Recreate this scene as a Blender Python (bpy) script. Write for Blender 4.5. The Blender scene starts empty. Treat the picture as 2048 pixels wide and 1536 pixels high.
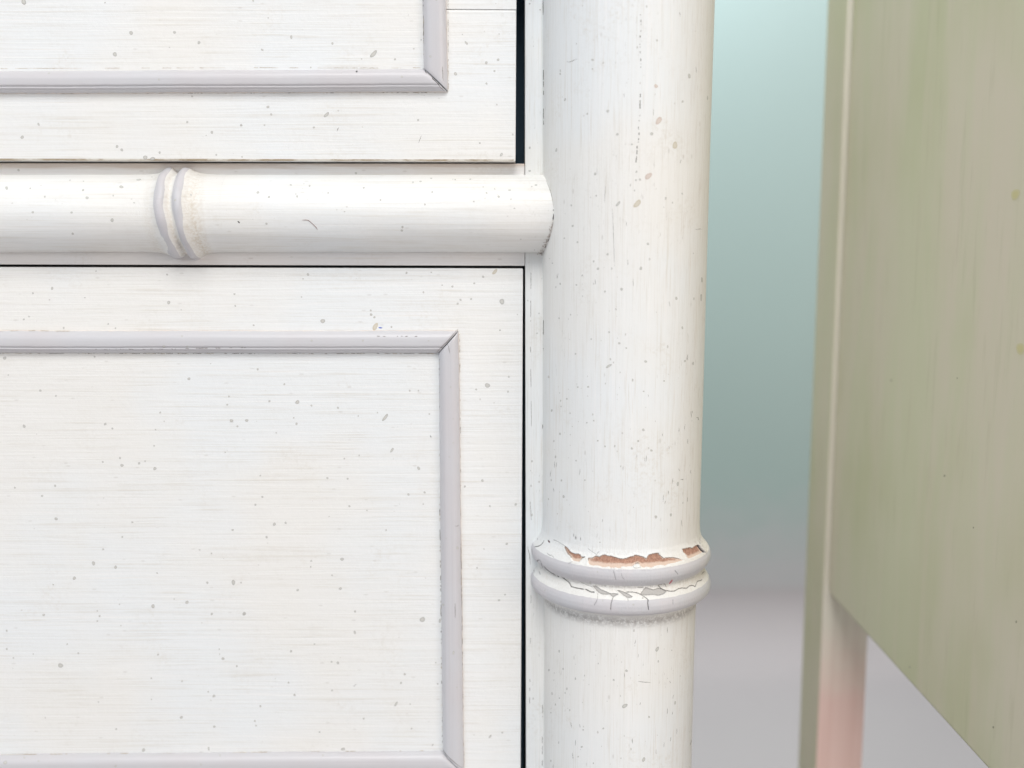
import bpy, bmesh, math, random
import numpy as np
from mathutils import Vector
from mathutils.bvhtree import BVHTree

random.seed(7); np.random.seed(7)
S = bpy.context.scene
COL = S.collection

# ------------------------------------------------------------------ camera
F = 2100.0                 # focal length in photo pixels (photo 2048 x 1536)
PITCH = math.atan(0.1355)  # looking slightly down
D = 0.30                   # metres from lens to the dresser's frame plane (Y = 0)
CZ = 0.50                  # lens height above the floor
PX = D / F                 # one photo pixel on the frame plane
CP, SP = math.cos(PITCH), math.sin(PITCH)

cam_d = bpy.data.cameras.new('camera')
cam = bpy.data.objects.new('camera', cam_d); COL.objects.link(cam)
cam.location = (0, -D, CZ); cam.rotation_euler = (math.pi / 2 - PITCH, 0, 0)
cam_d.sensor_width = 36; cam_d.lens = 36 * F / 2048
cam_d.clip_start = 0.01; cam_d.clip_end = 50
cam_d.dof.use_dof = True; cam_d.dof.focus_distance = 0.293; cam_d.dof.aperture_fstop = 8.0
S.camera = cam

# ------------------------------------------------------------------ light
w = bpy.data.worlds.new('World'); S.world = w; w.use_nodes = True
bg = w.node_tree.nodes['Background']
bg.inputs[0].default_value = (0.96, 0.96, 1.0, 1); bg.inputs[1].default_value = 0.285

def area(name, loc, aim, size, power, color):
    l = bpy.data.lights.new(name, 'AREA'); l.shape = 'RECTANGLE'
    l.size, l.size_y = size; l.energy = power; l.color = color
    o = bpy.data.objects.new(name, l); COL.objects.link(o); o.location = loc
    o.rotation_euler = (Vector(aim) - Vector(loc)).to_track_quat('-Z', 'Y').to_euler()
    return o
area('ceiling_light', (-0.10, -1.40, 2.10), (0.0, 0.0, 0.5), (1.0, 0.8), 30.5, (1.0, 0.985, 0.965))
area('window_light', (-1.15, -1.45, 1.15), (0.05, 0.0, 0.5), (0.8, 1.1), 7.5, (0.80, 0.91, 1.0))
area('warm_lamp', (1.30, -1.25, 0.85), (0.05, 0.0, 0.5), (0.8, 0.8), 10.0, (1.0, 0.87, 0.77))
area('rear_fill_light', (-0.20, 0.34, 1.95), (0.14, 0.15, 0.3), (0.7, 0.5), 33, (1.0, 0.985, 0.95))  # unseen overhead fill, added to brighten cabinet, wall and floor
area('wall_lamp', (0.08, 0.70, 1.07), (0.20, 0.925, 0.86), (0.22, 0.12), 2.5, (0.82, 0.87, 1.0))

S.view_settings.view_transform = 'Standard'; S.view_settings.look = 'None'
S.view_settings.exposure = 0.0; S.view_settings.gamma = 1.0; S.view_settings.use_curve_mapping = False

# ------------------------------------------------------------------ pixel helpers
def ray(u, v):
    x = (u - 1024) / F; y = -(v - 768) / F
    return Vector((x, CP + y * SP, -SP + y * CP))
CAM = Vector((0, -D, CZ))
def at(u, v, Y=0.0):
    d = ray(u, v); return CAM + d * ((Y + D) / d.y)
def proj(P):
    q = P - np.array(CAM)
    dep = q[:, 1] * CP - q[:, 2] * SP
    up = q[:, 1] * SP + q[:, 2] * CP
    return 1024 + F * q[:, 0] / dep, 768 - F * up / dep

# ------------------------------------------------------------------ object helpers
def empty(name, loc, label, cat):
    o = bpy.data.objects.new(name, None); COL.objects.link(o); o.location = loc
    o.empty_display_size = 0.05
    o['label'] = label; o['category'] = cat
    return o
def put(name, me, mat, parent=None):
    o = bpy.data.objects.new(name, me); COL.objects.link(o)
    for m in (mat if isinstance(mat, (list, tuple)) else [mat]): me.materials.append(m)
    if parent is not None:
        o.parent = parent
        p = parent; loc = Vector((0, 0, 0))
        while p is not None:
            if p.type == 'EMPTY': loc += p.location
            else: loc += p.location
            p = p.parent
        o.location = -loc if parent.type == 'EMPTY' else (0, 0, 0)
    return o
def mesh(name, V, Fc, smooth=True):
    me = bpy.data.meshes.new(name)
    me.from_pydata([tuple(map(float, p)) for p in V] if not isinstance(V, np.ndarray) else V.tolist(), [], Fc if not isinstance(Fc, np.ndarray) else Fc.tolist())
    me.polygons.foreach_set('use_smooth', [smooth] * len(me.polygons)); me.update()
    return me
def attr(me, name, vals):
    a = me.attributes.new(name, 'FLOAT', 'POINT'); a.data.foreach_set('value', np.asarray(vals, dtype=np.float32))
TARGETS = []     # things that marks are laid on: (object, bvh)
def target(o):
    me = o.data
    n = len(me.vertices); co = np.empty(n * 3); me.vertices.foreach_get('co', co)
    V = [Vector(c) for c in co.reshape(-1, 3)]
    TARGETS.append((o, BVHTree.FromPolygons(V, [tuple(p.vertices) for p in me.polygons])))
def hit(u, v, only=None):
    d = ray(u, v).normalized(); best = None
    for o, b in TARGETS:
        if only is not None and o is not only: continue
        loc, nor, i, dist = b.ray_cast(CAM, d)
        if loc is not None and (best is None or dist < best[3]): best = (o, loc, nor, dist)
    return best

def prism(poly, Y, depth, bevel=0.0004, seg=2, worn=None):
    """poly: pixel corners of the front face, seen at plane Y; goes back by depth"""
    bm = bmesh.new()
    vs = [bm.verts.new(at(u, v, Y)) for u, v in poly]
    f = bm.faces.new(vs); f.normal_update()
    if f.normal.y > 0: f.normal_flip()
    front = set(f.edges)
    r = bmesh.ops.extrude_face_region(bm, geom=[f])
    nv = [g for g in r['geom'] if isinstance(g, bmesh.types.BMVert)]
    # the extruded copy becomes the front, the original the back
    nset = set(nv)
    for v_ in bm.verts:
        if v_ not in nset: v_.co.y += depth
    bmesh.ops.recalc_face_normals(bm, faces=bm.faces)
    if bevel > 0:
        ed = [e for e in bm.edges if all(v_ in nset for v_ in e.verts)]
        ed += [e for e in bm.edges if sum(v_ in nset for v_ in e.verts) == 1]
        bmesh.ops.bevel(bm, geom=ed, offset=bevel, segments=seg, affect='EDGES', profile=0.6)
    bm.normal_update()
    if worn:
        for fc in bm.faces:
            if worn(fc): fc.material_index = 1
    me = bpy.data.meshes.new('m'); bm.to_mesh(me); bm.free()
    return me
def box(x0, x1, y0, y1, z0, z1, bevel=0.0006):
    bm = bmesh.new(); bmesh.ops.create_cube(bm, size=1)
    for v_ in bm.verts:
        v_.co = Vector((x0 + (v_.co.x + .5) * (x1 - x0), y0 + (v_.co.y + .5) * (y1 - y0), z0 + (v_.co.z + .5) * (z1 - z0)))
    if bevel: bmesh.ops.bevel(bm, geom=list(bm.edges), offset=bevel, segments=2, affect='EDGES', profile=0.6)
    me = bpy.data.meshes.new('b'); bm.to_mesh(me); bm.free(); return me

# ------------------------------------------------------------------ materials
class NT:
    def __init__(s, name):
        s.m = bpy.data.materials.new(name); s.m.use_nodes = True
        s.t = s.m.node_tree; s.b = s.t.nodes['Principled BSDF']
        s.tc = s.t.nodes.new('ShaderNodeTexCoord').outputs['Object']
    def n(s, ty, **k):
        nd = s.t.nodes.new(ty)
        for a, b in k.items(): setattr(nd, a, b)
        return nd
    def l(s, a, b): s.t.links.new(a, b)
    def val(s, sock, x):
        if isinstance(x, bpy.types.NodeSocket): s.l(x, sock)
        else: sock.default_value = x
    def noise(s, scale, detail=4, rough=0.55, loc=(0, 0, 0), dist=0.0):
        mp = s.n('ShaderNodeMapping'); mp.inputs['Scale'].default_value = scale; mp.inputs['Location'].default_value = loc
        s.l(s.tc, mp.inputs[0])
        nz = s.n('ShaderNodeTexNoise'); nz.inputs['Scale'].default_value = 1.0
        nz.inputs['Detail'].default_value = detail; nz.inputs['Roughness'].default_value = rough
        nz.inputs['Distortion'].default_value = dist
        s.l(mp.outputs[0], nz.inputs['Vector']); return nz.outputs[0]
    def ramp(s, x, a, b, y0=0.0, y1=1.0):
        r = s.n('ShaderNodeMapRange'); r.interpolation_type = 'SMOOTHSTEP'
        s.val(r.inputs[0], x)
        for i, q in zip((1, 2, 3, 4), (a, b, y0, y1)): r.inputs[i].default_value = q
        return r.outputs[0]
    def math(s, op, a, b=0.0):
        q = s.n('ShaderNodeMath', operation=op); s.val(q.inputs[0], a); s.val(q.inputs[1], b); return q.outputs[0]
    def mix(s, f, a, b):
        q = s.n('ShaderNodeMix', data_type='RGBA'); s.val(q.inputs[0], f)
        for i, c in ((6, a), (7, b)):
            s.val(q.inputs[i], c if isinstance(c, bpy.types.NodeSocket) else (*c, 1))
        return q.outputs[2]
    def at(s, name):
        a = s.n('ShaderNodeAttribute', attribute_name=name); return a.outputs['Fac']
    def bump(s, h, strength, dist, prev=None):
        b = s.n('ShaderNodeBump'); b.inputs['Strength'].default_value = strength; b.inputs['Distance'].default_value = dist
        s.l(h, b.inputs['Height'])
        if prev is not None: s.l(prev, b.inputs['Normal'])
        return b.outputs[0]
    def done(s, col, rough, normal=None, spec=0.5):
        s.val(s.b.inputs['Base Color'], col if isinstance(col, bpy.types.NodeSocket) else (*col, 1))
        s.val(s.b.inputs['Roughness'], rough)
        s.b.inputs['Specular IOR Level'].default_value = spec
        if normal is not None: s.l(normal, s.b.inputs['Normal'])
        return s.m

CREAM = (0.835, 0.83, 0.805); COOL = (0.815, 0.84, 0.85); TAN = (0.66, 0.625, 0.56); LILAC = (0.60, 0.60, 0.625); LIGHT = (0.88, 0.875, 0.865)

def white_paint(name, axis, attrs=False, dirtiness=1.0, rough=0.5, grime_shade_z=None):
    s = NT(name)
    st = {'x': (22, 300, 1300), 'z': (1300, 1300, 26)}[axis]
    st2 = {'x': (34, 700, 3600), 'z': (2800, 2800, 60)}[axis]
    a = s.noise(st, 5, 0.62, dist=0.9); b = s.noise(st2, 3, 0.6, (3, 5, 1), dist=0.6)
    bl = s.noise((17, 17, 17), 3, 0.5, (1.3, 0.2, 0.7)); bl2 = s.noise((70, 70, 70), 3, 0.6)
    col = s.mix(s.ramp(bl, 0.38, 0.62), CREAM, COOL)
    col = s.mix(s.math('MULTIPLY', s.math('MULTIPLY', s.ramp(a, 0.50, 0.72), s.ramp(bl2, 0.30, 0.60)), 0.50 if axis == 'x' else 0.26), col, TAN)
    col = s.mix(s.math('MULTIPLY', s.ramp(a, 0.48, 0.30), 0.55), col, LIGHT)
    col = s.mix(s.math('MULTIPLY', s.ramp(b, 0.54, 0.74), 0.36 * dirtiness), col, TAN)
    # thin grubby film in loose patches
    patch = s.math('MULTIPLY', s.ramp(bl2, 0.50, 0.72), s.ramp(s.noise((900, 900, 900), 3, 0.7), 0.45, 0.70))
    col = s.mix(s.math('MULTIPLY', patch, 0.30 * dirtiness), col, TAN)
    # tiny pits and nicks
    pit = s.n('ShaderNodeTexVoronoi'); mp = s.n('ShaderNodeMapping')
    mp.inputs['Scale'].default_value = {'x': (150, 330, 420), 'z': (420, 420, 150)}[axis]; s.l(s.tc, mp.inputs[0]); s.l(mp.outputs[0], pit.inputs['Vector'])
    pit.inputs['Scale'].default_value = 1.0
    pm = s.math('MULTIPLY', s.ramp(pit.outputs['Distance'], 0.14, 0.05), s.math('GREATER_THAN', pit.outputs['Color'], 0.70))
    col = s.mix(s.math('MULTIPLY', pm, 0.22 * dirtiness), col, (0.42, 0.39, 0.35))
    if axis == 'z':
        # outer side of the post: pinkish-tan tint and vertical wear streaks
        sx = s.n('ShaderNodeSeparateXYZ'); s.l(s.tc, sx.inputs[0])
        wm = s.math('ADD', sx.outputs[0], s.math('MULTIPLY', s.math('SUBTRACT', s.noise((60, 60, 22), 4, 0.6, (3, 3, 3)), 0.5), 0.022))
        wm = s.ramp(wm, at(1249.5, 483).x + 0.006, at(1249.5, 483).x + 0.022)
        col = s.mix(s.math('MULTIPLY', wm, 0.24), col, (0.78, 0.70, 0.64))
        w2 = s.math('MULTIPLY', wm, s.ramp(s.noise((1700, 1700, 110), 4, 0.7, (6, 1, 1)), 0.52, 0.70))
        col = s.mix(s.math('MULTIPLY', w2, 0.45), col, (0.55, 0.48, 0.41))
        fl = s.math('MULTIPLY', s.ramp(s.noise((1500, 1500, 380), 4, 0.7, (2, 7, 5)), 0.60, 0.72), s.ramp(s.noise((55, 55, 40), 3, 0.6, (5, 9, 2)), 0.46, 0.64))
        col = s.mix(s.math('MULTIPLY', fl, 0.50), col, (0.46, 0.45, 0.42))
    if grime_shade_z:  # tan grime with the overhanging drawer's shade painted in
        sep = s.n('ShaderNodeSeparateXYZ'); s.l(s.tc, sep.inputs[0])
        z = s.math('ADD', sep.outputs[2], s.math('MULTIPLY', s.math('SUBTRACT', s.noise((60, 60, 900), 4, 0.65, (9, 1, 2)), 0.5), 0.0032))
        col = s.mix(s.math('MULTIPLY', s.ramp(z, grime_shade_z[0], grime_shade_z[1]), 0.75), col, (0.56, 0.45, 0.35))
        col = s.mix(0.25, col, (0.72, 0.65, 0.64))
    lum = s.noise((700, 700, 700), 3, 0.6, (2, 2, 2))
    n1 = s.bump(a, 0.42, 0.00026)
    n1 = s.bump(b, 0.30, 0.00010, n1)
    n1 = s.bump(lum, 0.45, 0.00013, n1)
    r = rough
    if attrs:
        ed = s.noise((520, 520, 520), 3, 0.6, (4, 1, 9))
        edge = s.math('ADD', s.at('band'), s.math('MULTIPLY', s.math('SUBTRACT', ed, 0.5), 0.35))
        bm_ = s.ramp(edge, 0.46, 0.54)
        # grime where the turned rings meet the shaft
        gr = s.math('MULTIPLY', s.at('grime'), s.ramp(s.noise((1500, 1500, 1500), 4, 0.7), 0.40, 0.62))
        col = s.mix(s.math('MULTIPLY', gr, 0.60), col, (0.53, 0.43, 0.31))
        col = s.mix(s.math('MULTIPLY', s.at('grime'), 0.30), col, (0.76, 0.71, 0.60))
        sl = s.noise((90, 90, 90), 4, 0.6, (8, 8, 1))
        lil = s.mix(s.ramp(sl, 0.35, 0.65), LILAC, (0.62, 0.60, 0.62))
        col = s.mix(bm_, col, lil)
        du = s.math('MULTIPLY', s.at('dust'), s.ramp(s.noise((1100, 1100, 1100), 4, 0.75, (5, 5, 5)), 0.36, 0.56))
        col = s.mix(s.math('MULTIPLY', du, 0.8), col, (0.43, 0.41, 0.39))
        # paint flaked off: grey undercoat first, red-brown wood further in
        wood = s.noise((2600, 2600, 1100), 5, 0.7, dist=0.6)
        wc = s.mix(s.ramp(wood, 0.34, 0.66), (0.53, 0.31, 0.225), (0.29, 0.155, 0.11))
        cd = s.math('ADD', s.at('chip'), s.math('MULTIPLY', s.math('SUBTRACT', s.noise((700, 700, 700), 4, 0.7, (1, 7, 3)), 0.5), 0.5))
        wc = s.mix(s.ramp(cd, 0.62, 0.30), wc, (0.70, 0.545, 0.45))
        col = s.mix(s.ramp(s.at('chip'), 0.02, 0.06), col, wc)
        col = s.mix(s.ramp(s.at('undercoat'), 0.3, 0.7), col, (0.50, 0.485, 0.465))
        col = s.mix(s.at('crack_shade'), col, (0.045, 0.035, 0.035))
        n1 = s.bump(wood, 0.5, 0.0002, n1)
        r = s.ramp(bm_, 0, 1, rough, 0.36)
        r = s.math('MAXIMUM', r, s.math('MULTIPLY', s.ramp(s.at('chip'), 0.02, 0.06), 0.85))
    return s.done(col, r, n1, 0.4)

def lilac_paint(name, axis):
    s = NT(name)
    st = {'x': (9, 900, 900), 'z': (900, 900, 9)}[axis]
    a = s.noise(st, 4, 0.65, dist=0.2); bl = s.noise((35, 35, 35), 3)
    col = s.mix(s.ramp(bl, 0.35, 0.65), LILAC, (0.60, 0.585, 0.605))
    col = s.mix(s.math('MULTIPLY', s.ramp(a, 0.55, 0.75), 0.35), col, (0.50, 0.475, 0.485))
    col = s.mix(s.math('MULTIPLY', s.ramp(a, 0.40, 0.25), 0.35), col, (0.70, 0.69, 0.71))
    # outer wall of the strip, tinted cream
    e = s.math('ADD', s.at('edge'), s.math('MULTIPLY', s.math('SUBTRACT', s.noise((500, 500, 500), 3, 0.6), 0.5), 0.6))
    col = s.mix(s.ramp(e, 0.75, 0.95), col, (0.72, 0.64, 0.58))
    n1 = s.bump(a, 0.35, 0.00025); n1 = s.bump(s.noise((900, 900, 900), 3, 0.6), 0.25, 0.0001, n1)
    return s.done(col, 0.38, n1, 0.45)

M_DRAWER = white_paint('old_white_paint_brushed_across', 'x')
M_POST = white_paint('old_white_paint_brushed_along', 'z', dirtiness=1.5)
M_POSTNODE = white_paint('old_white_paint_with_accent_upright', 'z', attrs=True, dirtiness=1.3)
M_RAILNODE = white_paint('old_white_paint_with_accent_lying', 'x', attrs=True, dirtiness=1.0, rough=0.4)
M_RAIL = white_paint('old_white_paint_satin', 'x', rough=0.4)
M_FRAMEX = white_paint('old_white_paint_frame', 'x', dirtiness=1.5, grime_shade_z=(at(700, 341).z, at(700, 329).z))
M_LILX = lilac_paint('lilac_accent_paint_lying', 'x'); M_LILZ = lilac_paint('lilac_accent_paint_upright', 'z')

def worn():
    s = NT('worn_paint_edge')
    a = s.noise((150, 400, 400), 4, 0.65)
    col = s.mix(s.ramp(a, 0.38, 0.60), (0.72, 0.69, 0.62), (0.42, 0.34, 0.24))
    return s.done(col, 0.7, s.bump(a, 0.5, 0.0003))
M_WORN = worn()
def plain(name, c, r=0.6, spec=0.4):
    return NT(name).done(c, r, None, spec)
def interior_shade():
    s = NT('interior_navy_shade'); a = s.noise((20, 20, 400), 4)
    return s.done(s.mix(a, (0.10, 0.17, 0.24), (0.12, 0.20, 0.28)), 0.9)  # interior tinted navy to give the drawer gaps their bluish shade
M_DARK = interior_shade()
def speck_mat(name, inner, rim):
    s = NT(name)
    return s.done(s.mix(s.ramp(s.at('r'), 0.45, 0.85), inner, rim), 0.55)
M_SPECK = speck_mat('grey_paint_speck', (0.60, 0.595, 0.56), (0.47, 0.465, 0.445))
M_FAINT = speck_mat('faint_grey_paint_speck', (0.66, 0.65, 0.62), (0.58, 0.57, 0.55))
M_TANSPECK = speck_mat('beige_drip_speck', (0.66, 0.62, 0.53), (0.60, 0.55, 0.45))
M_PINKSPECK = speck_mat('rosy_drip_speck', (0.68, 0.60, 0.55), (0.62, 0.53, 0.48))
M_SCRATCH = plain('dark_hairline', (0.20, 0.18, 0.17), 0.8)
M_BLACK = plain('black_fleck', (0.03, 0.025, 0.025), 0.7)
M_RED = plain('reddish_hair', (0.20, 0.055, 0.03), 0.5)
M_BLUE = plain('blue_ink', (0.10, 0.16, 0.55), 0.5)
M_OCHRE = speck_mat('ochre_fleck', (0.50, 0.46, 0.25), (0.51, 0.475, 0.30))

def olive():
    s = NT('mottled_olive_paint')
    a = s.noise((30, 30, 5), 4, 0.6, dist=0.6); b = s.noise((130, 130, 14), 3, 0.55, (2, 0, 4)); c = s.noise((14, 14, 9), 3, 0.5, (6, 2, 1))
    col = s.mix(s.ramp(a, 0.36, 0.64), (0.52, 0.515, 0.375), (0.56, 0.515, 0.415))
    col = s.mix(s.math('MULTIPLY', s.ramp(c, 0.42, 0.70), 0.65), col, (0.43, 0.44, 0.265))
    col = s.mix(s.math('MULTIPLY', s.ramp(b, 0.45, 0.75), 0.35), col, (0.58, 0.515, 0.43))
    sp = s.noise((260, 260, 30), 4, 0.6); col = s.mix(s.math('MULTIPLY', s.ramp(sp, 0.55, 0.75), 0.22), col, (0.36, 0.34, 0.22))
    return s.done(col, 0.55, s.bump(b, 0.15, 0.0004))
M_OLIVE = olive()
def pinkwood():
    s = NT('leg_face_pink_to_beige'); a = s.noise((300, 300, 8), 4, 0.6, dist=0.5); c = s.noise((60, 60, 60), 3)  # pink low down, blending to paler beige higher up
    sep = s.n('ShaderNodeSeparateXYZ'); s.l(s.tc, sep.inputs[0])
    z = s.math('ADD', sep.outputs[2], s.math('MULTIPLY', s.math('SUBTRACT', c, 0.5), 0.03))
    pk = s.mix(s.ramp(a, 0.3, 0.7), (0.82, 0.60, 0.55), (0.78, 0.55, 0.50))
    bw = s.mix(s.ramp(a, 0.3, 0.7), (0.80, 0.76, 0.66), (0.74, 0.69, 0.60))
    return s.done(s.mix(s.ramp(z, 0.295, 0.345), pk, bw), 0.7, s.bump(a, 0.2, 0.0002))
M_PINK = pinkwood()
def wallm():
    s = NT('teal_wall_paint'); a = s.noise((3, 3, 3), 3); b = s.noise((160, 160, 160), 4)
    col = s.mix(a, (0.280, 0.370, 0.350), (0.305, 0.390, 0.372))
    # painted fade to floor grey at the wall's foot, blurring and brightening the join
    sep = s.n('ShaderNodeSeparateXYZ'); s.l(s.tc, sep.inputs[0])
    z = s.math('ADD', sep.outputs[2], s.math('MULTIPLY', s.math('SUBTRACT', s.noise((30, 30, 60), 5, 0.7), 0.5), 0.12))
    col = s.mix(s.math('MULTIPLY', s.ramp(z, 0.235, 0.075), 0.95), col, (0.40, 0.40, 0.41))
    return s.done(col, 0.6, s.bump(b, 0.15, 0.001))
def floorm():
    s = NT('grey_lilac_floor'); a = s.noise((5, 5, 5), 4); b = s.noise((90, 90, 90), 3)
    return s.done(s.mix(a, (0.355, 0.34, 0.35), (0.385, 0.37, 0.378)), 0.8, s.bump(b, 0.1, 0.001))

# ------------------------------------------------------------------ the setting
WALLY = 0.925
def structure(name, me, mat):
    o = put(name, me, mat); o['kind'] = 'structure'; return o
CR = 0.085                                   # floor curved up the wall's foot, shaped so brightness changes gradually
prof = [(-1.0, 0.0), (WALLY - CR - 0.0005, 0.0)] + [(WALLY - 0.0005 - CR + CR * math.sin(a), CR - CR * math.cos(a)) for a in [k * math.pi / 40 for k in range(1, 21)]]
m_ = len(prof)
Vf = [(x, y, z) for x in (-2.2, 2.2) for y, z in prof]
me = mesh('floor', Vf, [(k, m_ + k, m_ + k + 1, k + 1) for k in range(m_ - 1)], True)
structure('floor', me, floorm())
structure('wall', box(-2.2, 2.2, WALLY, WALLY + 0.06, -0.05, 1.6, 0), wallm())

# ------------------------------------------------------------------ the dresser
LX = -2150                                   # photo pixel of the dresser's far left end
dresser = empty('dresser', (at(1024, 768).x - 0.10, 0.17, 0.0), 'white painted faux bamboo dresser with speckled drawers and chipped corner post', 'dresser')
ZB, ZT = 0.06, at(1024, -238).z

YU = -0.004                                  # upper drawer stands proud of the frame
YL = -0.0006
def line(p, q):
    return lambda t: q[1] + (t - q[0]) * (p[1] - q[1]) / (p[0] - q[0])
ub = line((0, 320.8), (1031, 322.4))
UT = -233
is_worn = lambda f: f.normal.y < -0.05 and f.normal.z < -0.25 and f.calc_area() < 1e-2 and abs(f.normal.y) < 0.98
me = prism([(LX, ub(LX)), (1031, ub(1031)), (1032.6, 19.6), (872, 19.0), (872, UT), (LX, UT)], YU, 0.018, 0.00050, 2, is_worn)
drawer_u = put('drawer', me, [M_DRAWER, M_WORN], dresser); drawer_u['label'] = 'upper drawer front standing slightly proud'
target(drawer_u)
me = prism([(872.6, 18.4), (1032.7, 19.0), (1033.6, UT), (872.6, UT)], YU + 0.00004, 0.018, 0.00012, 1)
o = put('end_board', me, M_DRAWER, drawer_u); target(o)

lt = line((0, 534.2), (1046, 537.0))
lb = 1716
me = prism([(LX, lt(LX)), (1046, lt(1046)), (1040.5, lb), (LX, lb + 10)], YL, 0.018, 0.00030, 2)
drawer_l = put('drawer', me, [M_DRAWER], dresser); drawer_l['label'] = 'lower drawer front lying nearly flush with the frame'
target(drawer_l)

# moulding strips with mitred ends
def profile(t, H, groove=None):
    b = H * (1 - abs(2 * t - 1) ** 2.7) ** 0.55
    if groove:
        for g, dg, wg in groove: b -= dg * math.exp(-((t - g) / wg) ** 2)
    return max(b, 0.0)
def strip(iA, oA, iB, oB, Y, H, groove, mitreA, mitreB, n_al, seed):
    """inner/outer pixel corners at both ends -> domed strip; gaps are left at mitred ends"""
    rnd = np.random.RandomState(seed)
    M = 44
    ts = [0.5 - 0.5 * math.cos(math.pi * i / M) for i in range(M + 1)]
    P = [Vector(at(*q, Y)) for q in (iA, oA, iB, oB)]
    V, E, Fc = [], [], []
    L = (P[2] - P[0]).length
    gA = (0.00016 / L) if mitreA else 0; gB = (0.00016 / L) if mitreB else 0
    ph = rnd.rand(6) * 6.28
    for i in range(n_al + 1):
        a = gA + (1 - gA - gB) * i / n_al
        s_ = a * L * 1000
        wob = 0.00006 * (math.sin(s_ * .11 + ph[0]) + .6 * math.sin(s_ * .31 + ph[1]) + .4 * math.sin(s_ * .83 + ph[2]))
        for k, t in enumerate(ts):
            A = P[0].lerp(P[1], t); B = P[2].lerp(P[3], t)
            c = A.lerp(B, a)
            wd = (P[1] - P[0]).normalized()
            c = c + Vector((wd.x, 0, wd.z)) * wob * (1 if t in (0, 1) else .5)
            hh = profile(t, H, groove)
            dn = 0.0
            # the two strips of a mitre have drawn apart a little and their edges are rounded
            for g, e in ((mitreA, i / n_al), (mitreB, 1 - i / n_al)):
                if g:
                    dist = e * L
                    dn = max(dn, 0.0003 * math.exp(-dist / 0.0004))
            V.append((c.x, Y - max(hh - dn, 0) - 0.00002, c.z)); E.append(1.0 if t in (ts[-1],) else max(0, abs(2 * t - 1) ** 6 if t > .5 else 0))
    W = M + 1
    for i in range(n_al):
        for k in range(M):
            Fc.append((i * W + k, i * W + k + 1, (i + 1) * W + k + 1, (i + 1) * W + k))
    # end caps
    for i in (0, n_al):
        base = len(V)
        for k in range(W):
            x, y, z = V[i * W + k]; V.append((x, Y, z)); E.append(0.3)
        for k in range(M):
            q = (i * W + k, i * W + k + 1, base + k + 1, base + k)
            Fc.append(q if i else q[::-1])
    me = mesh('strip', V, Fc, True); attr(me, 'edge', E)
    bm = bmesh.new(); bm.from_mesh(me); bmesh.ops.recalc_face_normals(bm, faces=bm.faces)
    # make sure normals face the camera
    s_ = sum(f.normal.y * f.calc_area() for f in bm.faces)
    if s_ > 0: bmesh.ops.reverse_faces(bm, faces=bm.faces)
    bm.to_mesh(me); bm.free()
    return me
def strip_obj(parent, mat, *a):
    me = strip(*a)
    for e in me.edges: pass
    o = put('moulding_strip', me, mat, parent); target(o); return o
GR = [(0.73, 0.00042, 0.026), (0.86, 0.00030, 0.022)]
GR2 = [(0.27, 0.00042, 0.026), (0.14, 0.00030, 0.022)]
# upper drawer: bottom strip and right strip
strip_obj(drawer_u, M_LILX, (-1900, 152), (-1900, 194), (847.5, 138.5), (896, 184.5), YU, 0.0026, GR, False, True, 420, 1)
strip_obj(drawer_u, M_LILZ, (847.5, 138.5), (896, 184.5), (844.5, -52), (891.5, -97), YU, 0.0026, None, True, True, 120, 2)
strip_obj(drawer_u, M_LILX, (-1900, -52), (-1900, -97), (844.5, -52), (891.5, -97), YU, 0.0026, GR2, False, True, 420, 6)
# lower drawer: top, right and bottom strips
strip_obj(drawer_l, M_LILX, (-1900, 705), (-1900, 661), (877.5, 706), (917.5, 661), YL, 0.0026, GR2, False, True, 420, 3)
strip_obj(drawer_l, M_LILZ, (877.5, 706), (917.5, 661), (885.5, 1501.5), (928.5, 1542), YL, 0.0026, None, True, True, 220, 4)
strip_obj(drawer_l, M_LILX, (-1900, 1520), (-1900, 1563), (885.5, 1501.5), (928.5, 1542), YL, 0.0026, GR, False, True, 420, 5)

# frame: rail board between the drawers, stile beside them, lower rail, top rail
rt = line((0, 325.8), (1000, 327.2)); rb = line((0, 529.0), (1000, 531.6))
me = prism([(LX, rb(LX)), (1049.6, rb(1049)), (1049.2, rt(1049)), (LX, rt(LX))], 0.0, 0.02, 0.0002, 1)
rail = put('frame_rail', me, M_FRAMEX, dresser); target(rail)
me = prism([(1049.9, -237), (1050.3, 500), (1051.4, 1000), (1052.2, 1536), (1052.2, 1760), (1150, 1760), (1160, -237)], 0.00012, 0.02, 0.00025, 2)
stile = put('frame_stile', me, M_POST, dresser); target(stile)
zq = lambda v: at(1024, v, 0).z
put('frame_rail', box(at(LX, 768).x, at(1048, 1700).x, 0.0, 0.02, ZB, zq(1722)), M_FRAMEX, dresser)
XR = at(1085, 768).x; XL = at(LX, 768).x - 0.004
put('side_panel', box(XR + 0.010, XR + 0.026, 0.0205, 0.36, ZB, ZT), M_POST, dresser)
put('side_panel', box(XL - 0.012, XL, 0.001, 0.36, ZB, ZT), M_POST, dresser)
put('back_panel', box(XL - 0.012, XR + 0.026, 0.361, 0.369, ZB, ZT), M_DARK, dresser)
put('top_board', box(XL - 0.02, XR + 0.040, -0.022, 0.375, ZT + 0.0005, ZT + 0.012), M_DRAWER, dresser)
put('bottom_board', box(XL + 0.001, XR + 0.009, 0.021, 0.36, ZB + 0.001, ZB + 0.012), M_DARK, dresser)
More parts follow.
